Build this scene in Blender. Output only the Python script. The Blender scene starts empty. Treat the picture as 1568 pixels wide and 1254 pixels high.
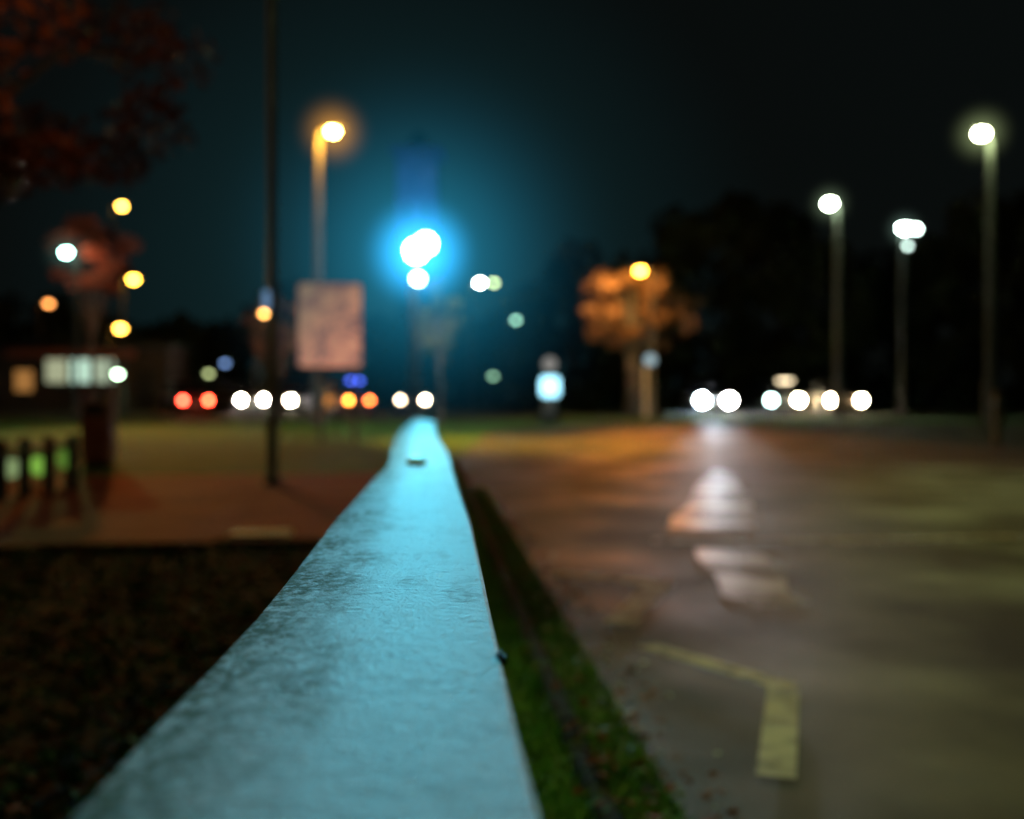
import bpy, bmesh, math, random
from mathutils import Vector, Matrix
random.seed(7)
S=bpy.context.scene
S.view_settings.view_transform='Standard'; S.view_settings.look='None'; S.view_settings.exposure=0
H=0.85                      # eye height
YAW=math.atan(129/1524)
Fw=Vector((math.sin(YAW),math.cos(YAW),0)); Rt=Vector((math.cos(YAW),-math.sin(YAW),0))
def at(b,d,z=0.0):
    """surveyed position: bearing b (reference units), distance d (m), height z (m)"""
    p=Fw*d+Rt*((b-784)/1524*d); return Vector((p.x,p.y,z))
def hz(e,d): return H-(e-605)/1524*d
def gp(b,e,z=0.0):
    d=1524*(H-z)/(e-605); return at(b,d,z)

# ---------------------------------------------------------------- materials
def nodes(name):
    m=bpy.data.materials.new(name); m.use_nodes=True
    nt=m.node_tree; nt.nodes.clear()
    o=nt.nodes.new('ShaderNodeOutputMaterial'); return m,nt,o
def surf(name,c1,c2=None,scale=5,rough=0.8,bump=0.0,bscale=40,metal=0,rough2=None,detail=6,bdist=0.01,spec=0.5,lo=0.35,hi=0.65):
    m,nt,o=nodes(name); N=nt.nodes; L=nt.links
    b=N.new('ShaderNodeBsdfPrincipled'); L.new(b.outputs[0],o.inputs[0])
    b.inputs['Roughness'].default_value=rough; b.inputs['Metallic'].default_value=metal
    b.inputs['Specular IOR Level'].default_value=spec
    tc=N.new('ShaderNodeTexCoord')
    c2=c2 or tuple(x*0.6 for x in c1)
    n=N.new('ShaderNodeTexNoise'); n.inputs['Scale'].default_value=scale; n.inputs['Detail'].default_value=detail
    L.new(tc.outputs['Object'],n.inputs['Vector'])
    r=N.new('ShaderNodeValToRGB'); r.color_ramp.elements[0].position=lo; r.color_ramp.elements[1].position=hi
    r.color_ramp.elements[0].color=(*c1,1); r.color_ramp.elements[1].color=(*c2,1)
    L.new(n.outputs['Fac'],r.inputs['Fac']); L.new(r.outputs['Color'],b.inputs['Base Color'])
    if rough2 is not None:
        mr=N.new('ShaderNodeMapRange'); mr.inputs[1].default_value=lo; mr.inputs[2].default_value=hi
        mr.inputs[3].default_value=rough; mr.inputs[4].default_value=rough2
        L.new(n.outputs['Fac'],mr.inputs[0]); L.new(mr.outputs[0],b.inputs['Roughness'])
    if bump>0:
        n2=N.new('ShaderNodeTexNoise'); n2.inputs['Scale'].default_value=bscale; n2.inputs['Detail'].default_value=4
        L.new(tc.outputs['Object'],n2.inputs['Vector'])
        bp=N.new('ShaderNodeBump'); bp.inputs['Strength'].default_value=bump; bp.inputs['Distance'].default_value=bdist
        L.new(n2.outputs['Fac'],bp.inputs['Height']); L.new(bp.outputs[0],b.inputs['Normal'])
    return m
def emis(name,c,s):
    m,nt,o=nodes(name); e=nt.nodes.new('ShaderNodeEmission')
    e.inputs[0].default_value=(*c,1); e.inputs[1].default_value=s
    nt.links.new(e.outputs[0],o.inputs[0]); m.cycles.emission_sampling='NONE'; return m
def glow_vol(name,c,k,R,p):  # emission-only volume: painted glow around a lamp, nothing scatters
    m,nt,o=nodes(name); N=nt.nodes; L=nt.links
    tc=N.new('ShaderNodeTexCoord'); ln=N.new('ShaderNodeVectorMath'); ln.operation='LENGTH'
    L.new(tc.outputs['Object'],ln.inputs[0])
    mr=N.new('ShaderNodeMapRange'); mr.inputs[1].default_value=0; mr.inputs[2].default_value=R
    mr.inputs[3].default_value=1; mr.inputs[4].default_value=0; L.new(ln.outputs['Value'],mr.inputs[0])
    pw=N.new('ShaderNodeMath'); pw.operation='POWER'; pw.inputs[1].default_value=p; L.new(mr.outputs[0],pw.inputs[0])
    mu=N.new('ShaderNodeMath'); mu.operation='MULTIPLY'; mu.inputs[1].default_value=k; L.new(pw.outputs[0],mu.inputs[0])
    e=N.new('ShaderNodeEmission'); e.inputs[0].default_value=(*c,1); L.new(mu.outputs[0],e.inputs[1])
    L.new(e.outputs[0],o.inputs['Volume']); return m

# ---------------------------------------------------------------- mesh helpers
def link(o,parent=None):
    S.collection.objects.link(o)
    if parent: o.parent=parent
    return o
def empty(name,loc=(0,0,0),rz=0):
    e=bpy.data.objects.new(name,None); e.empty_display_size=.2; e.location=loc; e.rotation_euler=(0,0,rz); S.collection.objects.link(e); return e
def from_bm(name,bm,m,parent=None,smooth=False,loc=(0,0,0)):
    me=bpy.data.meshes.new(name); bm.to_mesh(me); bm.free()
    if smooth:
        for f in me.polygons: f.use_smooth=True
    for x in (m if isinstance(m,(list,tuple)) else [m]): me.materials.append(x)
    o=bpy.data.objects.new(name,me); o.location=loc; return link(o,parent)
def pydata(name,v,f,m,parent=None,smooth=False):
    me=bpy.data.meshes.new(name); me.from_pydata(v,[],f); me.update()
    if smooth:
        for p in me.polygons: p.use_smooth=True
    me.materials.append(m); o=bpy.data.objects.new(name,me); return link(o,parent)
def box(name,c,s,m,parent=None,bev=0.01,rz=0):
    bm=bmesh.new(); bmesh.ops.create_cube(bm,size=1)
    bmesh.ops.scale(bm,vec=s,verts=bm.verts)
    if bev: bmesh.ops.bevel(bm,geom=bm.edges[:],offset=bev,segments=2,affect='EDGES')
    if rz: bmesh.ops.rotate(bm,matrix=Matrix.Rotation(rz,3,'Z'),verts=bm.verts)
    return from_bm(name,bm,m,parent,loc=c)
def ball(name,c,s,m,parent=None,seg=24):
    bm=bmesh.new(); bmesh.ops.create_uvsphere(bm,u_segments=seg,v_segments=seg//2,radius=1)
    bmesh.ops.scale(bm,vec=s,verts=bm.verts); return from_bm(name,bm,m,parent,True,c)
def tube(name,pts,radii,m,parent=None,seg=12):
    V=[];F=[]
    for i,p in enumerate(pts):
        p=Vector(p); a=Vector(pts[max(0,i-1)]); b=Vector(pts[min(len(pts)-1,i+1)])
        t=(b-a).normalized(); up=Vector((0,1,0)) if abs(t.z)>.7 else Vector((0,0,1))
        x=t.cross(up).normalized(); y=t.cross(x)
        for k in range(seg):
            an=2*math.pi*k/seg; V.append(p+(x*math.cos(an)+y*math.sin(an))*radii[i])
    for i in range(len(pts)-1):
        for k in range(seg):
            F.append((i*seg+k,i*seg+(k+1)%seg,(i+1)*seg+(k+1)%seg,(i+1)*seg+k))
    F.append(tuple(range(seg))); F.append(tuple(range((len(pts)-1)*seg,len(pts)*seg)))
    return pydata(name,V,F,m,parent,True)
def lamp(name,kind,loc,energy,col,parent=None,target=None,size=60,blend=1,rad=0.15):
    l=bpy.data.lights.new(name,kind); l.energy=energy; l.color=col; l.shadow_soft_size=rad
    if kind=='SPOT': l.spot_size=math.radians(size); l.spot_blend=blend
    o=bpy.data.objects.new(name,l); o.location=loc
    if target is not None: o.rotation_euler=(Vector(target)-Vector(loc)).to_track_quat('-Z','Y').to_euler()
    link(o); 
    if parent:
        o.parent=parent; o.matrix_parent_inverse=Matrix.LocRotScale(parent.location,parent.rotation_euler,None).inverted()
    return o
def sheet(name,pts,z,m,parent=None):
    return pydata(name,[(p[0],p[1],z) for p in pts],[tuple(range(len(pts)))],m,parent)

# leaves: scattered small quads around clump centres
def leaves(name,clumps,n,size,m,parent=None,flat=False,zs=0.7):
    V=[];F=[]
    for i in range(n):
        c,r=random.choice(clumps)
        while True:
            q=Vector((random.uniform(-1,1),random.uniform(-1,1),random.uniform(-1,1)))
            if q.length<1: break
        p=Vector(c)+Vector((q.x*r,q.y*r,q.z*r*zs))
        a=Vector((random.gauss(0,1),random.gauss(0,1),random.gauss(0,1))).normalized()
        b=a.orthogonal().normalized(); b=Matrix.Rotation(random.uniform(0,6.28),3,a)@b
        cc=a.cross(b); s=size*random.uniform(.6,1.3); k=len(V)
        V+= [p-b*s*.5, p+cc*s*.3, p+b*s*.5, p-cc*s*.3]; F.append((k,k+1,k+2,k+3))
    return pydata(name,V,F,m,parent)

def tree(name,base,h,cr,zc,leafm,barkm,n=4000,ls=.16,trunk=.16,nclump=26,cz=None,cs=(.2,.36),seed=None):
    if seed is not None: random.seed(seed)
    e=empty(name,base); cz=cz or cr*.8
    tube('trunk',[(0,0,0),(.05,0,h*.2),(.0,.05,h*.45),(.05,.0,h*.8)],[trunk,trunk*.8,trunk*.6,trunk*.15],barkm,e)
    cl=[]
    for i in range(nclump):
        a=random.uniform(0,6.28); q=random.uniform(.2,1)**.6; ph=random.uniform(-1,1)
        rr=cr*q*math.sqrt(max(0.05,1-ph*ph*.8))
        c=Vector((math.cos(a)*rr,math.sin(a)*rr,zc+ph*cz)); cl.append((c,cr*random.uniform(*cs)))
        if i%3==0:
            s=Vector((0,0,h*random.uniform(.3,.55))); mid=(s+c)/2+Vector((0,0,.15*cr))
            tube('limb_%d'%i,[s,mid,c],[trunk*.3,trunk*.15,trunk*.05],barkm,e,6)
    leaves('foliage',cl,n,ls,leafm,e); return e

# ---------------------------------------------------------------- world
W=bpy.data.worlds.new('World'); S.world=W; W.use_nodes=True
nt=W.node_tree; N=nt.nodes; L=nt.links; N.clear()
out=N.new('ShaderNodeOutputWorld')
sky=N.new('ShaderNodeTexSky'); sky.sky_type='NISHITA'; sky.sun_disc=False
sky.sun_elevation=math.radians(-4); sky.sun_rotation=math.radians(40)
b1=N.new('ShaderNodeBackground'); b1.inputs[1].default_value=0.002; L.new(sky.outputs[0],b1.inputs[0])
tc=N.new('ShaderNodeTexCoord')
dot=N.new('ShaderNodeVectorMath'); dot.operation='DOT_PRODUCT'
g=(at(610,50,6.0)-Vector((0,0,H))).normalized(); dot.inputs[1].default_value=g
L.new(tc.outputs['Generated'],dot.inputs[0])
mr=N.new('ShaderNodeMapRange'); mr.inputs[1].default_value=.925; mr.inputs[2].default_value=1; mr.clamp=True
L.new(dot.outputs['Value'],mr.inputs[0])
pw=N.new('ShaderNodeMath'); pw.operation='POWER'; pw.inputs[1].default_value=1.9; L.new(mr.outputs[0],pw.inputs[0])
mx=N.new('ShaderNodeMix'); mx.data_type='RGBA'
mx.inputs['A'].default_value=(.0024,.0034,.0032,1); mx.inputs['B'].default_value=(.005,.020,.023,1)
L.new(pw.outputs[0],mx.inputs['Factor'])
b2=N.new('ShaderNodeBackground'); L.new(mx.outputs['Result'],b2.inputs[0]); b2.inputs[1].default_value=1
ad=N.new('ShaderNodeAddShader'); L.new(b1.outputs[0],ad.inputs[0]); L.new(b2.outputs[0],ad.inputs[1]); L.new(ad.outputs[0],out.inputs[0])
moon=bpy.data.lights.new('moon','SUN'); moon.energy=.015; moon.angle=math.radians(.5); moon.color=(.7,1,.6)
mo=bpy.data.objects.new('moon',moon); mo.rotation_euler=(math.radians(40),0,math.radians(60)); link(mo)

# ---------------------------------------------------------------- camera
cam=bpy.data.cameras.new('camera'); co=bpy.data.objects.new('camera',cam); link(co); S.camera=co
co.location=(0,0,H); co.rotation_euler=(math.radians(90),0,-YAW)
cam.lens=35; cam.sensor_width=36; cam.shift_y=-22/1568; cam.clip_end=1000; cam.clip_start=.02
cam.dof.use_dof=True; cam.dof.focus_distance=.72; cam.dof.aperture_fstop=3.2

# ---------------------------------------------------------------- ground sheets
M_grassg=surf('grass_ground',(.025,.10,.012),(.06,.13,.02),1.5,.95,.6,30,spec=.1)
M_soil=surf('soil',(.018,.018,.008),(.03,.04,.015),6,.95,.8,30,spec=.05)
M_asph=surf('asphalt',(.020,.028,.010),(.070,.062,.030),1.1,.85,.6,120,rough2=.62,bdist=.004,spec=.10,detail=12,lo=.38,hi=.66)
M_pave=surf('red_paving',(.15,.022,.010),(.26,.050,.020),1.5,.9,.4,40,spec=.08,detail=9)
M_kerb=surf('kerb_stone',(.012,.014,.008),(.03,.03,.018),8,.95,.4,60,spec=.02)  # colour darkened to carry the shadow streak along the verge
sheet('ground',[(-300,-60),(300,-60),(300,400),(-300,400)],0,M_grassg)
sheet('planting_bed',[(-14,-3),(.32,-3),(.32,5.6),(-14,4.9)],.004,M_soil)
sheet('pavement',[(-25,5.75),(.32,5.75),(.32,10.8),(-25,10.4)],.006,M_pave)
sheet('road',[(.385,-10),(60,-10),(60,24.5),(22,28.5),(6,30),(1.5,24),(.385,13)],.008,M_asph)
sheet('far_road',[(-60,34),(-60,52),(80,56),(80,33),(10,36)],.012,M_asph)
# kerbs
def strip_box(name,x0,x1,y0,y1,h,m,n=10):
    e=empty(name); s=(y1-y0)/n
    for i in range(n):
        box('kerb_stone_%d'%i,((x0+x1)/2,y0+s*(i+.5),h/2),(x1-x0,s-.008,h),m,e,.01)
    return e
strip_box('kerb',.325,.38,-1,13,.03,M_kerb,16)
M_kerb2=surf('brick_edging',(.05,.025,.015),(.09,.05,.03),8,.95,.4,60,spec=.02)
e=empty('bed_kerb')
for i in range(14):
    box('kerb_stone_%d'%i,(-.28-.93*i-.46,5.68-.05*i,.02),(.92,.13,.04),M_kerb2,e,.012,math.radians(-3))
box('pale_kerb_stone',(-.98,5.95,.03),(.36,.26,.035),surf('pale_kerb',(.75,.70,.35),None,6,.8),e,.015)
# painted markings
m,nt,o=nodes('worn_road_paint'); N=nt.nodes;L=nt.links
b=N.new('ShaderNodeBsdfPrincipled'); b.inputs['Base Color'].default_value=(.58,.56,.42,1); b.inputs['Roughness'].default_value=.85
t=N.new('ShaderNodeBsdfTransparent'); ms=N.new('ShaderNodeMixShader'); n=N.new('ShaderNodeTexNoise'); n.inputs['Scale'].default_value=9; n.inputs['Detail'].default_value=8
tcn=N.new('ShaderNodeTexCoord'); L.new(tcn.outputs['Object'],n.inputs['Vector'])
mrr=N.new('ShaderNodeMapRange'); mrr.inputs[1].default_value=.36; mrr.inputs[2].default_value=.62; mrr.inputs[3].default_value=.3; mrr.inputs[4].default_value=.8; L.new(n.outputs['Fac'],mrr.inputs[0])
L.new(mrr.outputs[0],ms.inputs[0]); L.new(t.outputs[0],ms.inputs[1]); L.new(b.outputs[0],ms.inputs[2]); L.new(ms.outputs[0],o.inputs[0])
M_paint=m
def stripe(name,pts,w,z,m,parent):
    V=[];F=[]
    for i,p in enumerate(pts):
        a=pts[max(0,i-1)]; c=pts[min(len(pts)-1,i+1)]
        t1=(p-a).normalized() if i>0 else (c-p).normalized(); t2=(c-p).normalized() if i<len(pts)-1 else t1
        n1=Vector((-t1.y,t1.x,0)); n2=Vector((-t2.y,t2.x,0)); n_=(n1+n2).normalized(); k=w/2/max(.35,n_.dot(n1))
        V+=[(p.x+n_.x*k,p.y+n_.y*k,z),(p.x-n_.x*k,p.y-n_.y*k,z)]
    for i in range(len(pts)-1): F.append((2*i,2*i+1,2*i+3,2*i+2))
    return pydata(name,V,F,m,parent)
rm=empty('road_marking')
stripe('zigzag_far',[gp(850,882),gp(1008,900),gp(948,962)],.12,.016,M_paint,rm)
stripe('zigzag_near',[gp(990,995),gp(1200,1058),gp(1188,1200)],.085,.016,M_paint,rm)
stripe('lane_line',[gp(1000,832),gp(1300,832),gp(1620,824)],.12,.016,M_paint,rm)
# pale patches: headlight reflection on the road put into the colour
m,nt,o=nodes('glare_patch'); N=nt.nodes;L=nt.links
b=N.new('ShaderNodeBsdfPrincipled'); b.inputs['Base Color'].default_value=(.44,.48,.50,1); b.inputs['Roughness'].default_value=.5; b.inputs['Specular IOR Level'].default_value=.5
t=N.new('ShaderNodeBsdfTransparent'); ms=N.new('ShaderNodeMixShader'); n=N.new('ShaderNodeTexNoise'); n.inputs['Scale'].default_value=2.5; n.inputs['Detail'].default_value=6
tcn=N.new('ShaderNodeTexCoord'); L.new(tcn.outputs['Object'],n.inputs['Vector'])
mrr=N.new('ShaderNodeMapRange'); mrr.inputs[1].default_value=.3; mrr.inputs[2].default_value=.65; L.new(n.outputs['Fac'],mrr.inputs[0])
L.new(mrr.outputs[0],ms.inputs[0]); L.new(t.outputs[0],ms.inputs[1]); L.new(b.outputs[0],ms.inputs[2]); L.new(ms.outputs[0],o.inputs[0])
M_glare=m
def blob(pts,k=3,j=.06):
    out=[]
    for i,p in enumerate(pts):
        q=pts[(i+1)%len(pts)]
        for s in range(k):
            r=p.lerp(q,s/k); out.append(r+Vector((random.uniform(-j,j),random.uniform(-j,j),0)))
    return out
wp=empty('road_glare_patch')
sheet('patch_far',blob([gp(1025,812),gp(1170,812),gp(1155,765),gp(1115,722),gp(1095,722),gp(1055,765)]),.012,M_glare,wp)
sheet('patch_near',blob([gp(1150,935),gp(1235,930),gp(1195,880),gp(1165,845),gp(1050,842),gp(1085,885)]),.012,M_glare,wp)

# ---------------------------------------------------------------- guard rail
hr=.14; zt=H-hr
stn=[(1254,102,830),(1130,216,797),(1040,304,776),(950,388,755),(880,446,740),(800,509,721),(755,551,705),(725,580,695),(714,592,692),(704,596,690),(690,598,684),(672,604,672),(658,613,666),(650,624,665),(641,634,667)]
prof=[]
for e_,l_,r_ in stn:
    pl=gp(l_,e_,zt); pr=gp(r_,e_,zt); prof.append((pl,pr))
prof=[(Vector((-.125,-1.5,zt)),Vector((.04,-1.5,zt))),(Vector((-.122,.05,zt)),Vector((.039,.05,zt)))]+prof
V=[];F=[]; SEG=[]
for pl,pr in prof:
    w=(pr-pl); b_=.003; th=.075
    u=w.normalized()
    ring=[pl+Vector((0,0,-th)),pl+Vector((0,0,-b_)),pl+u*b_*.3+Vector((0,0,-b_*.3)),pl+u*b_,]
    for k in range(1,6): ring.append(pl+w*(k/6)+Vector((0,0,.0012*math.sin(math.pi*k/6))))
    ring+=[pr-u*b_,pr-u*b_*.3+Vector((0,0,-b_*.3)),pr+Vector((0,0,-b_)),pr+Vector((0,0,-th))]
    SEG.append(len(ring)); V+=ring
n_=SEG[0]
for i in range(len(prof)-1):
    for k in range(n_):
        F.append((i*n_+k,(i+1)*n_+k,(i+1)*n_+(k+1)%n_,i*n_+(k+1)%n_))
F.append(tuple(range(n_))); F.append(tuple(reversed(range((len(prof)-1)*n_,len(prof)*n_))))
# rail paint
m,nt,o=nodes('weathered_rail_paint'); N=nt.nodes;L=nt.links
b=N.new('ShaderNodeBsdfPrincipled'); L.new(b.outputs[0],o.inputs[0]); b.inputs['Specular IOR Level'].default_value=.10
tcn=N.new('ShaderNodeTexCoord'); sp=N.new('ShaderNodeSeparateXYZ'); L.new(tcn.outputs['Object'],sp.inputs[0])
def noise(sc,det=6,rough=.6,vec=None,scl=None):
    n=N.new('ShaderNodeTexNoise'); n.inputs['Scale'].default_value=sc; n.inputs['Detail'].default_value=det; n.inputs['Roughness'].default_value=rough
    src=tcn.outputs['Object']
    if scl:
        mp=N.new('ShaderNodeMapping'); mp.inputs['Scale'].default_value=scl; L.new(src,mp.inputs[0]); src=mp.outputs[0]
    L.new(src,n.inputs['Vector']); return n.outputs['Fac']
def mrange(s,a,b_,c=0,d=1):
    q=N.new('ShaderNodeMapRange'); q.inputs[1].default_value=a; q.inputs[2].default_value=b_; q.inputs[3].default_value=c; q.inputs[4].default_value=d; L.new(s,q.inputs[0]); return q.outputs[0]
def math_(op,a,b_):
    q=N.new('ShaderNodeMath'); q.operation=op
    for i,x in enumerate((a,b_)):
        if isinstance(x,(int,float)): q.inputs[i].default_value=x
        else: L.new(x,q.inputs[i])
    return q.outputs[0]
def mix(fac,a,b_):
    q=N.new('ShaderNodeMix'); q.data_type='RGBA'; L.new(fac,q.inputs['Factor'])
    for nm,x in (('A',a),('B',b_)):
        if isinstance(x,tuple): q.inputs[nm].default_value=(*x,1)
        else: L.new(x,q.inputs[nm])
    return q.outputs['Result']
big=noise(22,5,.6,scl=(1,.6,1)); fine=noise(120,6,.75,scl=(1,.7,1)); vf=noise(420,3)
side=mrange(sp.outputs['X'],-.130,-.03,1,0)       # weaker light on the bed side painted in, along with green dirt
side=math_('MULTIPLY',side,mrange(big,.25,.6,.75,1.2))
dirt_shade=math_('ADD',math_('MULTIPLY',side,.95),math_('MULTIPLY',mrange(big,.48,.70),.30))
dirt_shade=math_('MULTIPLY',dirt_shade,mrange(fine,.36,.58,.3,1.3))
dm=mrange(dirt_shade,.08,.95)
col=mix(dm,(.58,.66,.62),(.085,.12,.050))
crk=noise(7,4,.6,scl=(1,2.2,1)); cr=math_('ABSOLUTE',math_('SUBTRACT',crk,.5),0); cr=mrange(cr,0,.006,.5,0)
col=mix(cr,col,(.06,.06,.05))
L.new(col,b.inputs['Base Color'])
L.new(mrange(dirt_shade,.1,.9,.65,.9),b.inputs['Roughness'])
hgt=math_('ADD',math_('MULTIPLY',noise(130,4,.65,scl=(.8,1.3,1)),1.0),math_('MULTIPLY',vf,.6))
bp=N.new('ShaderNodeBump'); bp.inputs['Strength'].default_value=1.0; bp.inputs['Distance'].default_value=.0036
L.new(hgt,bp.inputs['Height']); L.new(bp.outputs[0],b.inputs['Normal'])
M_rail=m
gr=empty('guard_rail')
pydata('rail_beam',V,F,M_rail,gr)
M_galv=surf('galvanised_steel',(.25,.26,.26),(.4,.4,.4),20,.5,.1,metal=.7)
for y in (-1.2,.9,2.0,3.9,5.7):
    cx=-.03 if y<2.5 else -.02
    box('rail_post',(cx,y,(zt-.08)/2),(.07,.07,zt-.08),M_galv,gr,.006)
bpnt=gp(639,708,zt+.004)
ball('bolt_head',bpnt,(.022,.03,.012),surf('bolt',(.35,.7,.35),None,10,.35,metal=.1),gr)
ball('bolt_hole',gp(654,711,zt+.001),(.010,.02,.001),M_galv,gr)
endp=gp(655,640,zt+.01)
ball('end_cap',endp+Vector((.01,.05,.0)),(.05,.06,.035),surf('green_cap',(.05,.22,.16),None,10,.6,spec=.1),gr)
box('paint_chip',gp(766,1009,zt-.002),(.006,.012,.008),surf('rust',(.03,.02,.015),None,50,.9),gr,.002)

# ---------------------------------------------------------------- near vegetation
M_blade=surf('grass_blades',(.12,.34,.04),(.32,.46,.10),14,.8,spec=.1)
def grass(name,x0,x1,y0,y1,n,h,m):
    V=[];F=[]
    for i in range(n):
        x=random.uniform(x0,x1); y=y0+(y1-y0)*random.random()**1.3; a=random.uniform(0,6.28); hh=h*random.uniform(.4,1.2); w=.0035
        dx,dy=math.cos(a)*w,math.sin(a)*w; lx,ly=random.gauss(0,.6)*hh,random.gauss(0,.6)*hh; k=len(V)
        V+=[(x-dx,y-dy,.003),(x+dx,y+dy,.003),(x+dx*.7+lx*.4,y+dy*.7+ly*.4,hh*.6),(x-dx*.7+lx*.4,y-dy*.7+ly*.4,hh*.6),(x+lx,y+ly,hh)]
        F+=[(k,k+1,k+2,k+3),(k+3,k+2,k+4)]
    return pydata(name,V,F,m)
grass('verge_grass',-.05,.325,1.0,12,24000,.05,M_blade)
grass('gutter_moss',.375,.51,1.0,9,12000,.03,M_blade)
def litter(name,x0,x1,y0,y1,n,s,m,z=.012):
    V=[];F=[]
    for i in range(n):
        x=random.uniform(x0,x1); y=random.uniform(y0,y1); a=random.uniform(0,6.28); q=s*random.uniform(.5,1.3)
        pts=[]
        for j,(r,t) in enumerate(((1,0),(.55,.8),(.8,1.7),(.5,2.6),(1,3.14),(.5,3.7),(.8,4.6),(.55,5.4))):
            pts.append((x+math.cos(a+t)*r*q,y+math.sin(a+t)*r*q,z+random.uniform(0,q*.9)))
        k=len(V); V+=pts; F.append(tuple(range(k,k+8)))
    return pydata(name,V,F,m)
M_l1=surf('fallen_leaf_brown',(.13,.04,.012),(.24,.09,.02),9,.9,spec=.05)
M_l2=surf('bed_leaf_green',(.02,.07,.01),(.05,.12,.02),9,.9,spec=.05)
litter('fallen_leaves',-4.5,-.15,1.2,5.5,3200,.028,M_l1)
litter('ground_cover_plants',-4.5,-.1,1.2,5.5,5200,.026,M_l2,.02)
litter('gutter_leaves',.30,.62,1.2,8,420,.020,M_l1,.03)
litter('gutter_pebbles',.38,.68,1.2,6,100,.011,surf('pebble_pale',(.5,.65,.4),None,9,.5),.03)

# ---------------------------------------------------------------- street lamps
M_pole=surf('painted_steel_column',(.06,.065,.06),(.09,.09,.085),6,.6,spec=.2)
M_dark=surf('dark_metal',(.02,.022,.02),(.04,.04,.04),10,.6,spec=.2)
def street_lamp(b,d,headz,col,s,side=1,arm=.9,r=.16,power=None,lc=None,hal=.4,rp=.075,name='street_lamp',hr_=1.0):
    base=at(b,d); e=empty(name,base,-YAW)
    px=-side*arm; r*=.6; s*=2.2
    box('base_plate',(px,0,.03),(.36,.36,.05),M_dark,e,.01)
    tube('column',[(px,0,.05),(px,0,1.2),(px,0,1.25),(px,0,headz-.25),(px+side*.06,0,headz-.02),(px+side*arm*.6,0,headz+.1)],[rp*1.5,rp*1.5,rp,rp*.7,rp*.6,rp*.5],M_pole,e)
    ball('head_housing',(side*.02,0,headz+.12),(.34,.15,.06),M_dark,e)
    ball('lamp_lens',(0,-.02,headz),(r*1.15,r,r*.8),emis('lamp_glow',col,s),e)
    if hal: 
        ball('glow_halo',(0,0,headz),(hr_,hr_,hr_),glow_vol('glow_volume',lc or col,hal,hr_,3),e,12)  # lamp glow drawn as an emissive ball
    if power:
        lo=base+Vector((0,-.35,headz-.25)); lamp('verge_fill_light','POINT',lo,power,lc or col,e)
    return e
OR=(1,.42,.04)
street_lamp(510,27,hz(202,27),(1,.62,.12),60,1,.40,.22,600,OR,1.1,.14,hr_=1.2)
street_lamp(1502,27,hz(205,27),(.95,1,.62),50,-1,.25,.24,90,(.8,1,.45),.6,.12)
street_lamp(1270,37,hz(312,37),(.85,1,.75),60,-1,.3,.26,60,(.7,1,.6),.35,.13)
e=street_lamp(1384,42,hz(350,42),(.75,1,.9),60,-1,-.1,.3,40,(.6,1,.8),.35,.1)
ball('lamp_lens_second',(.55,.1,hz(350,42)),(.15,.14,.12),emis('lamp_glow',(.75,1,.9),26),e)
ball('lamp_lens_lower',(.2,.1,hz(376,42)),(.1,.1,.08),emis('lamp_glow',(.75,1,.9),9),e)
street_lamp(187,60,hz(316,60),(1,.50,.07),18,1,.6,.3,None,None,0)
street_lamp(205,45,hz(428,45),(1,.52,.05),20,1,.5,.26,30,OR,0)
street_lamp(185,42,hz(503,42),(1,.48,.06),16,1,.5,.25,None,None,0)
street_lamp(75,50,hz(465,50),(1,.34,.08),4,1,.5,.26,None,None,0)
street_lamp(102,33,hz(387,33),(.45,1,.85),24,-1,.35,.2,20,(.5,1,.8),.2)
street_lamp(735,60,hz(433,60),(.85,1,.9),32,1,.5,.28,None,None,0)
street_lamp(756,66,hz(433,66),(.6,.8,.35),5,1,-.5,.28,None,None,0)
street_lamp(790,60,hz(490,60),(.25,.55,.4),4,1,.4,.26,None,None,0)
street_lamp(250,60,hz(543,60),(.4,.6,.4),8,1,.4,.26,None,None,0)
street_lamp(405,50,hz(480,50),(1,.45,.10),8,1,.4,.24,50,OR,0)
street_lamp(980,39,hz(415,39),(1,.45,.04),26,-1,.5,.25,None,None,0)
street_lamp(220,55,hz(577,55),(.6,.75,.4),9,1,.4,.26,None,None,0)
street_lamp(181,44,hz(573,44),(.6,.95,.6),12,1,.4,.22,None,None,0)
street_lamp(755,60,hz(576,60),(.2,.4,.25),3,1,.4,.26,None,None,0)
street_lamp(320,60,hz(572,60),(.3,.35,.15),4,1,.4,.26,None,None,0)
street_lamp(345,60,hz(556,60),(.2,.35,.7),1.6,1,.4,.28,None,None,0)

# central blue-white lamp cluster
D0=25; base=at(640,D0); e=empty('street_lamp',base,-YAW)
z1=hz(381,D0); z2=hz(427,D0)
box('base_plate',(-.1,0,.03),(.3,.3,.05),M_dark,e,.01)
tube('column',[(-.1,.0,.05),(-.1,0,1.0),(-.1,0,1.05),(-.1,0,z2-.1)],[.14,.14,.11,.10],M_dark,e)
tube('upper_column',[(-.1,.3,z2-.2),(-.1,.3,z1+.5)],[.05,.04],M_dark,e)
ball('lamp_globe_lower',(0,0,z2),(.12,.12,.12),emis('lamp_glow',(.55,.93,1),45),e)
ball('lamp_globe_left',(-.04,0,z1-.05),(.25,.25,.25),emis('lamp_glow',(.5,.92,1),70),e)
ball('lamp_globe_right',(.2,0,z1+.12),(.22,.22,.22),emis('lamp_glow',(.5,.92,1),70),e)
ball('glow_halo',(.05,0,z1-.1),(1.6,1.6,1.6),glow_vol('glow_volume',(.03,.45,1),2.4,1.6,2.0),e,16)
ball('glow_outer',(.05,0,z1-.2),(6,6,6),glow_vol('glow_volume',(.012,.20,.33),.34,6,3.2),e,16)  # wide painted glow around the globes
lamp('verge_fill_light','SPOT',base+Vector((.05,-.4,z1)),27000,(.075,.60,.84),e,(0.03,.2,zt),7,1,.25)
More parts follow.
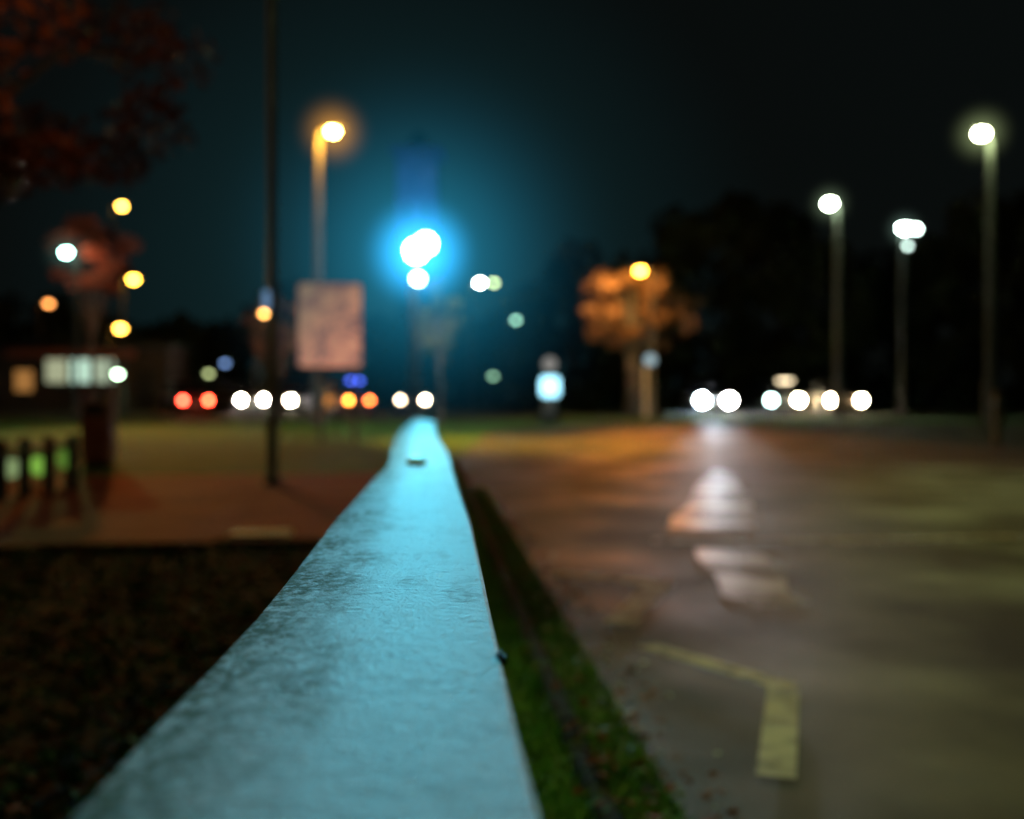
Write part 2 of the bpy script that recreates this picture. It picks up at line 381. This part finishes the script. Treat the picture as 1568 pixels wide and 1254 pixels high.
lamp('lamp_light_near','POINT',base+Vector((.05,-.5,z1-.3)),90,(.08,.6,1),e)

# ---------------------------------------------------------------- tall near column (left)
b0=gp(417,742); e=empty('lamp_column',b0)
tube('column',[(0,0,0),(0,0,1.1),(0,0,1.15),(0,0,7.5)],[.06,.06,.045,.04],surf('column_green',(.12,.15,.10),(.16,.19,.13),6,.6),e)
tube('base_collar',[(0,0,0),(0,0,.06)],[.11,.09],M_dark,e)
tube('arm',[(0,0,7.4),(.3,-.2,7.9),(1.0,-.6,8.1)],[.045,.035,.03],M_dark,e); ball('head_housing',(1.25,-.7,8.12),(.4,.16,.07),M_dark,e)
ball('lamp_lens',(1.25,-.7,8.06),(.25,.11,.05),emis('lamp_glow',(.8,1,.5),20),e)  # lit lens added out of view, to go with the verge spot
box('plate',(-.045,-.02,hz(462,9.6)),(.07,.05,.18),emis('plate_glow',(.25,.45,.75),.55),e,.008)
lamp('verge_fill_light','SPOT',b0+Vector((1.25,-.7,7.9)),1150,(.85,1,.34),e,(.62,2.2,0),15,1,.15)  # added light, out of view, to brighten the verge grass

# ---------------------------------------------------------------- information sign
d=18; e=empty('information_sign',at(505,d),-YAW+math.radians(6))
m,nt,o=nodes('sign_face'); N=nt.nodes;L=nt.links
tcn=N.new('ShaderNodeTexCoord'); b=N.new('ShaderNodeBsdfPrincipled'); L.new(b.outputs[0],o.inputs[0])
sp=N.new('ShaderNodeSeparateXYZ'); L.new(tcn.outputs['Object'],sp.inputs[0])
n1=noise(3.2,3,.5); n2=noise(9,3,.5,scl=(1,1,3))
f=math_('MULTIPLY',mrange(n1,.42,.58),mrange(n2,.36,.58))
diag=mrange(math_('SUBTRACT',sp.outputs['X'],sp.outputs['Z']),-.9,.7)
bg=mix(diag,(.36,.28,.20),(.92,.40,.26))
c=mix(f,bg,(.20,.12,.14)); L.new(c,b.inputs['Base Color']); L.new(c,b.inputs['Emission Color']); b.inputs['Emission Strength'].default_value=.6  # emission stands in for lamp light falling on the panel
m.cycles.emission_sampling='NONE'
zc=hz(498,d)
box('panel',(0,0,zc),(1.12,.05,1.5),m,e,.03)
box('panel_frame_back',(0,.045,zc),(1.16,.03,1.54),M_dark,e,.01)
for x in (-.16,.45): tube('post',[(x,.09,0),(x,.09,zc+.6)],[.035,.035],M_dark,e)

# ---------------------------------------------------------------- brick tower
d=85; e=empty('brick_tower',at(641,d),-YAW)
M_tb=surf('tower_brick',(.12,.14,.2),(.2,.22,.3),.6,.9,.3,8)
zt_=hz(240,d)
box('shaft',(0,0,zt_/2),(3.4,3.4,zt_),M_tb,e,.05)
box('cornice',(0,0,zt_+.25),(4.4,4.4,.5),M_tb,e,.08)
box('belfry',(0,0,zt_+.9),(1.3,1.3,.8),M_dark,e,.05)
bm=bmesh.new(); bmesh.ops.create_cone(bm,segments=4,radius1=1.1,radius2=.1,depth=.9,cap_ends=True); from_bm('cap_roof',bm,M_dark,e,loc=(0,0,zt_+1.75))
for k in range(4):
    for x in (-.8,.8): box('window',(x,-1.72,4+k*4),(.6,.06,1.5),M_dark,e,.01)
lamp('tower_fill_light','SPOT',at(641,d-14,7),9500,(.06,.22,.9),e,at(641,d,16.5),44,1,.3)  # added blue spot to lift the tower front, no fixture there

# ---------------------------------------------------------------- cars
def car(b,d,col,heading,front,rear=False,lampcols=None,ls=60,r=.13,sep=.62,name='car',roof=None):
    rz=-YAW+heading; r*=.75
    base=at(b,d)-Matrix.Rotation(rz,3,'Z')@Vector((0,-2.12,0)); e=empty(name,base,rz)
    paint=surf('car_paint',col,tuple(x*.9 for x in col),3,.3); glass=surf('car_glass',(.01,.012,.014),(.015,.015,.02),3,.08)
    st=[(-2.1,.35,.60,.62),(-2.0,.25,.70,.78),(-1.5,.22,.80,.86),(-.8,.2,.92,.88),(.4,.2,.95,.89),(1.4,.22,.95,.87),(1.95,.28,.92,.8),(2.1,.4,.85,.7)]
    V=[];F=[]
    for y,zb,zt2,w in st:
        V+=[(-w*.92,y,zb),(-w,y,(zb+zt2)/2),(-w*.97,y,zt2-.08),(-w*.8,y,zt2),(w*.8,y,zt2),(w*.97,y,zt2-.08),(w,y,(zb+zt2)/2),(w*.92,y,zb)]
    for i in range(len(st)-1):
        for k in range(8): F.append((i*8+k,(i+1)*8+k,(i+1)*8+(k+1)%8,i*8+(k+1)%8))
    F+= [tuple(range(8)),tuple(reversed(range((len(st)-1)*8,len(st)*8)))]
    pydata('body',V,F,paint,e,True)
    cb=[(-.95,.9,.76,.9),(-.25,.9,.78,1.42),(.6,.9,.78,1.46),(1.3,.9,.76,1.38),(1.95,.88,.7,.95)]
    V=[];F=[]
    for y,zb,w,zt2 in cb:
        V+=[(-w,y,zb),(-w*.8,y,zt2-.04),(-w*.7,y,zt2),(w*.7,y,zt2),(w*.8,y,zt2-.04),(w,y,zb)]
    for i in range(len(cb)-1):
        for k in range(6): F.append((i*6+k,(i+1)*6+k,(i+1)*6+(k+1)%6,i*6+(k+1)%6))
    pydata('windows',V,F,glass,e,True)
    V=[];F=[]
    for y,z in ((-.3,1.435),(.6,1.475),(1.25,1.40)):
        V+=[(-.60,y,z-.02),(-.5,y,z),(.5,y,z),(.60,y,z-.02)]
    for i in range(2):
        for k in range(3): F.append((i*4+k,(i+1)*4+k,(i+1)*4+k+1,i*4+k+1))
    pydata('roof',V,F,paint,e,True)
    for x in (-.8,.8):
        for y in (-1.3,1.3):
            bm=bmesh.new(); bmesh.ops.create_cone(bm,segments=20,radius1=.32,radius2=.32,depth=.2,cap_ends=True)
            bmesh.ops.rotate(bm,matrix=Matrix.Rotation(math.pi/2,3,'Y'),verts=bm.verts); from_bm('wheel',bm,M_dark,e,loc=(x,y,.32))
            bm=bmesh.new(); bmesh.ops.create_cone(bm,segments=12,radius1=.19,radius2=.16,depth=.22,cap_ends=True)
            bmesh.ops.rotate(bm,matrix=Matrix.Rotation(math.pi/2,3,'Y'),verts=bm.verts); from_bm('wheel_rim',bm,M_galv,e,loc=(x,y,.32))
    box('number_plate',(0,-2.13,.45),(.5,.03,.11),surf('plate',(.6,.6,.55),None,3,.5),e,.005)
    box('bumper',(0,-2.08,.36),(1.3,.14,.16),M_dark,e,.03)
    for k,x in enumerate((-sep,sep)):
        c,s=lampcols[k]
        ball('tail_light' if rear else 'head_light',(x,-2.12,.62),(r*1.1,.09,r),emis('car_lamp',c,s*1.4),e,16)
    if roof:
        c,s,rx=roof; box('roof_light_bar',(rx,.1,1.54),(.7,.2,.1),emis('roof_lamp',c,s),e,.03)
    return e
car(300,44,(.10,.01,.01),.5,1,True,[((1,.04,.02),70),((1,.05,.02),70)],r=.13,sep=.55)
car(387,48,(.1,.1,.1),.7,1,False,[((1,.85,.65),160),((1,.9,.75),160)],sep=.6,r=.17)
car(464,44,(.08,.08,.09),.45,1,False,[((1,.86,.6),130),((1,.92,.85),130)],sep=.55,r=.16)
car(502,47.5,(.2,.1,.03),.8,1,False,[((1,.38,.05),90),((1,.42,.03),100)],sep=.6,r=.15)
car(550,45,(.25,.08,.02),.5,1,True,[((1,.30,.04),25),((.9,.15,.03),25)],sep=.5,roof=((.08,.15,1),7,.6))
car(632,48,(.15,.14,.12),0,1,False,[((1,.75,.5),22),((1,.75,.5),60)],sep=.6)
car(1096,44,(.15,.15,.16),0,1,False,[((.75,.93,1),300),((1,.93,.85),260)],sep=.6,r=.26)
car(1202,46,(.1,.1,.1),0,1,False,[((.6,.9,.85),35),((1,.82,.5),190)],sep=.64,r=.21,roof=((1,.8,.5),6,.6))
car(1296,44,(.2,.16,.12),0,1,False,[((1,.8,.5),150),((1,.8,.5),110)],sep=.66,r=.2)
p=at(1096,43.4,.66); lamp('headlight_beam','SPOT',p,16000,(.70,.86,1),None,at(1130,7,0),4.5,1,.12)

# ---------------------------------------------------------------- illuminated bollard, signs, posts
d=30; e=empty('illuminated_bollard',at(842,d),-YAW)
box('base',(0,0,.12),(.6,.4,.24),M_dark,e,.04); box('body_shell',(0,0,.5),(.42,.28,.55),surf('bollard_shell',(.3,.3,.28),None,4,.5),e,.05)
box('lit_face',(0,-.02,hz(592,d)),(.56,.28,.60),emis('bollard_glow',(.36,.80,1),3.2),e,.06)
tube('sign_post',[(0,.2,.2),(0,.2,hz(560,d))],[.03,.03],M_pole,e)
bm=bmesh.new(); bmesh.ops.create_cone(bm,segments=28,radius1=.2,radius2=.2,depth=.03,cap_ends=True); bmesh.ops.rotate(bm,matrix=Matrix.Rotation(math.pi/2,3,'X'),verts=bm.verts)
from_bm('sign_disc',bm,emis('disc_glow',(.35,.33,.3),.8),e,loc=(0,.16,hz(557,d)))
d=38; e=empty('round_traffic_sign',at(995,d),-YAW)
tube('post',[(-.15,0,0),(-.15,0,hz(560,d))],[.09,.08],surf('pale_post',(.5,.5,.45),None,5,.6),e)
bm=bmesh.new(); bmesh.ops.create_cone(bm,segments=28,radius1=.2,radius2=.2,depth=.04,cap_ends=True); bmesh.ops.rotate(bm,matrix=Matrix.Rotation(math.pi/2,3,'X'),verts=bm.verts)
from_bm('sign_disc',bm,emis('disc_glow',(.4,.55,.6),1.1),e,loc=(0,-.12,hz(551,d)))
b0=gp(1527,680); e=empty('bollard',b0)
tube('post',[(0,0,0),(0,0,.82),(0,0,.9),(0,0,.93)],[.075,.07,.06,.02],surf('timber_post',(.45,.35,.15),(.3,.2,.08),8,.8),e)
tube('reflective_band',[(0,0,.68),(0,0,.78)],[.078,.078],surf('band',(.7,.7,.6),None,5,.4),e)
# litter bin
b0=gp(152,715); e=empty('litter_bin',b0)
M_bin=surf('bin_brown',(.30,.08,.05),(.38,.12,.07),7,.7)
box('body',(0,0,.42),(.34,.34,.76),M_bin,e,.04); box('foot',(0,0,.03),(.28,.28,.05),M_dark,e,.01)
box('lid',(0,0,.93),(.38,.38,.07),M_bin,e,.03); box('opening',(0,-.172,.68),(.24,.012,.13),M_dark,e,.004)
for x in (-.15,.15): box('lid_support',(x,.0,.85),(.03,.3,.12),M_bin,e,.005)
# low posts fence
e=empty('knee_rail_fence')
for i in range(7):
    q=gp(-110+37*i,785-6*i); tube('post_%d'%i,[(q.x,q.y,0),(q.x,q.y,.46),(q.x,q.y,.5)],[.05,.05,.03],M_dark,e)
qa=gp(-110,785);qb=gp(-110+37*6,785-6*6); tube('top_rail',[(qa.x,qa.y,.40),(qb.x,qb.y,.40)],[.025,.025],M_dark,e)
for (x,y,s) in ((18,716,.45),(60,712,.6),(100,702,.25)):
    q=at(x,9.5); e=empty('garden_light',q); z=hz(y,9.5)
    tube('stem',[(0,0,0),(0,0,z-.03)],[.012,.012],M_dark,e); ball('lantern',(0,0,z),(.075,.075,.1),emis('garden_glow',(.35,.75,.10) if x!=18 else (.5,.7,.3),s),e,16)
    ball('lantern_cap',(0,0,z+.1),(.07,.07,.02),M_dark,e,12)

# shop building (lit windows, far left)
d=48; e=empty('shop_building',at(110,d),-YAW+.1)
M_wall=surf('shop_render',(.05,.04,.035),(.08,.06,.05),1,.9)
box('walls',(0,2.5,1.6),(9,5,3.2),M_wall,e,.03); box('roof',(0,2.4,3.3),(9.5,5.6,.18),M_dark,e,.03)
for i,(x,c,s) in enumerate(((-2.2,(1,.45,.12),.35),(-.7,(.75,.8,.5),.5),(.45,(.65,.95,.75),1.0),(1.5,(.7,.85,.6),.6))):
    box('window_%d'%i,(x,-.03,hz(568 if i else 583,d)),(.95 if 0<i<4 else .8,.05,1.1 if 0<i<4 else 1.0),emis('window_glow',c,s),e,.01)
box('door',(3.4,-.03,1.05),(.9,.05,2.1),M_dark,e,.01)
box('fascia',(0,-.08,2.85),(6,.1,.4),M_bin,e,.02)

# ---------------------------------------------------------------- trees
M_bark=surf('bark',(.08,.06,.04),(.14,.11,.08),10,.9,.5,30)
M_barkp=surf('pale_bark',(.16,.15,.12),(.10,.09,.07),6,.9,.5,20)
M_leafo=surf('leaf_orange',(.34,.18,.07),(.16,.08,.03),1.5,.7)
M_leafr=surf('leaf_rust',(.24,.06,.025),(.10,.04,.02),1.5,.7)
M_leafy=surf('leaf_olive',(.14,.12,.03),(.07,.08,.02),1.5,.7)
M_leafd=surf('leaf_dark',(.03,.04,.02),(.05,.06,.025),.4,.8,spec=.1)
tree('autumn_tree',at(968,40.5),7.2,2.6,hz(475,40),M_leafo,M_barkp,6500,.2,.34,60,cz=1.35,cs=(.11,.22),seed=5)
lamp('tree_fill_light','POINT',at(948,37.4,hz(425,39)),720,(1,.50,.15))  # orange street lamp's light, its point moved ahead of the crown
tree('autumn_tree',at(140,36),6.6,1.5,hz(392,36),M_leafr,M_bark,3000,.18,.14,seed=6)
lamp('tree_fill_light','POINT',at(130,33.8,hz(400,34)),140,(1,.45,.25))  # added orange point to brighten the crown, no lamp here
tree('autumn_tree',at(430,47),5,1.6,hz(505,47),M_leafo,M_bark,2500,.2,.14,seed=7)
tree('young_tree',at(673,28),4.2,.65,hz(490,28),M_leafy,M_bark,2500,.13,.06,cz=1.1,seed=8)
lamp('tree_fill_light','POINT',at(676,26.5,hz(500,26.5)),60,(1,.62,.12))  # added warm point on the young tree, no lamp here
tree('rusty_tree',at(-70,11.5),9,3.2,hz(80,11.5)+.4,M_leafr,M_bark,6500,.15,.2,34,1.7,cs=(.12,.24),seed=11)
lamp('tree_fill_light','POINT',at(10,9.0,4.9),26,(1,.42,.10))  # added orange point to lift the rusty foliage, no lamp here
random.seed(21)
# distant treeline
V=[];prof2=[(-120,430,70),(-20,440,60),(80,450,62),(160,470,65),(230,495,70),(290,480,66),(350,490,70),(410,470,66),(460,430,60),(530,470,70),(600,480,75),(700,480,75),(760,475,70),(820,430,64),(875,372,62),(940,400,66),(1000,380,66),(1060,315,64),(1130,285,66),(1195,300,64),(1250,350,60),(1310,385,64),(1370,385,66),(1430,350,64),(1490,300,62),(1560,280,62),(1640,270,60),(1720,300,60)]
cl=[]
for b_,e_,d in prof2:
    d-=2; top=hz(e_,d); w=d*62/1524*.9
    k=max(6,int(top*1.6))
    for i in range(k):
        t=i/(k-1); z=.6+t*(top-1.6); ww=w*(1.0 if t<.6 else 1.0-(t-.6)*1.6)
        c=at(b_,d,z)+Vector((random.uniform(-1,1)*ww,random.uniform(-1.5,1.5),0)); cl.append((c,random.uniform(1.0,1.9)))
    for i in range(4):
        cl.append((at(b_,d,top-1.2-random.random()*1.5)+Vector((random.uniform(-.6,.6)*w,0,0)),random.uniform(.8,1.4)))
e=empty('distant_treeline'); leaves('foliage',cl,30000,.85,M_leafd,e)
for b_,e_,d in prof2: 
    q=at(b_,d); tube('trunk',[(q.x,q.y,0),(q.x,q.y,3),(q.x+.2,q.y,hz(e_,d)*.8)],[.35,.28,.08],M_bark,e,8)

# light of the lit street lamps reaching road, pavement and verge
lamp('sodium_pool','SPOT',at(500,26.4,hz(202,27)),20000,(1,.52,.03),None,at(800,18,0),30,1,.3)
lamp('sodium_pool_right','SPOT',at(975,38,hz(415,39)),9500,(1,.28,.03),None,at(1180,16,0),25,1,.3)
lamp('sodium_pool_left','SPOT',at(205,44,hz(428,45)),11000,(1,.24,.035),None,at(300,10.5,0),26,1,.3)
lamp('verge_pool','SPOT',at(1502,26.5,hz(206,27)),2600,(.85,1,.32),None,(1.2,2.8,0),22,1,.3)
lamp('lawn_pool','SPOT',at(102,32.5,hz(388,33)),2200,(.75,1,.30),None,at(300,16,0),60,1,.3)
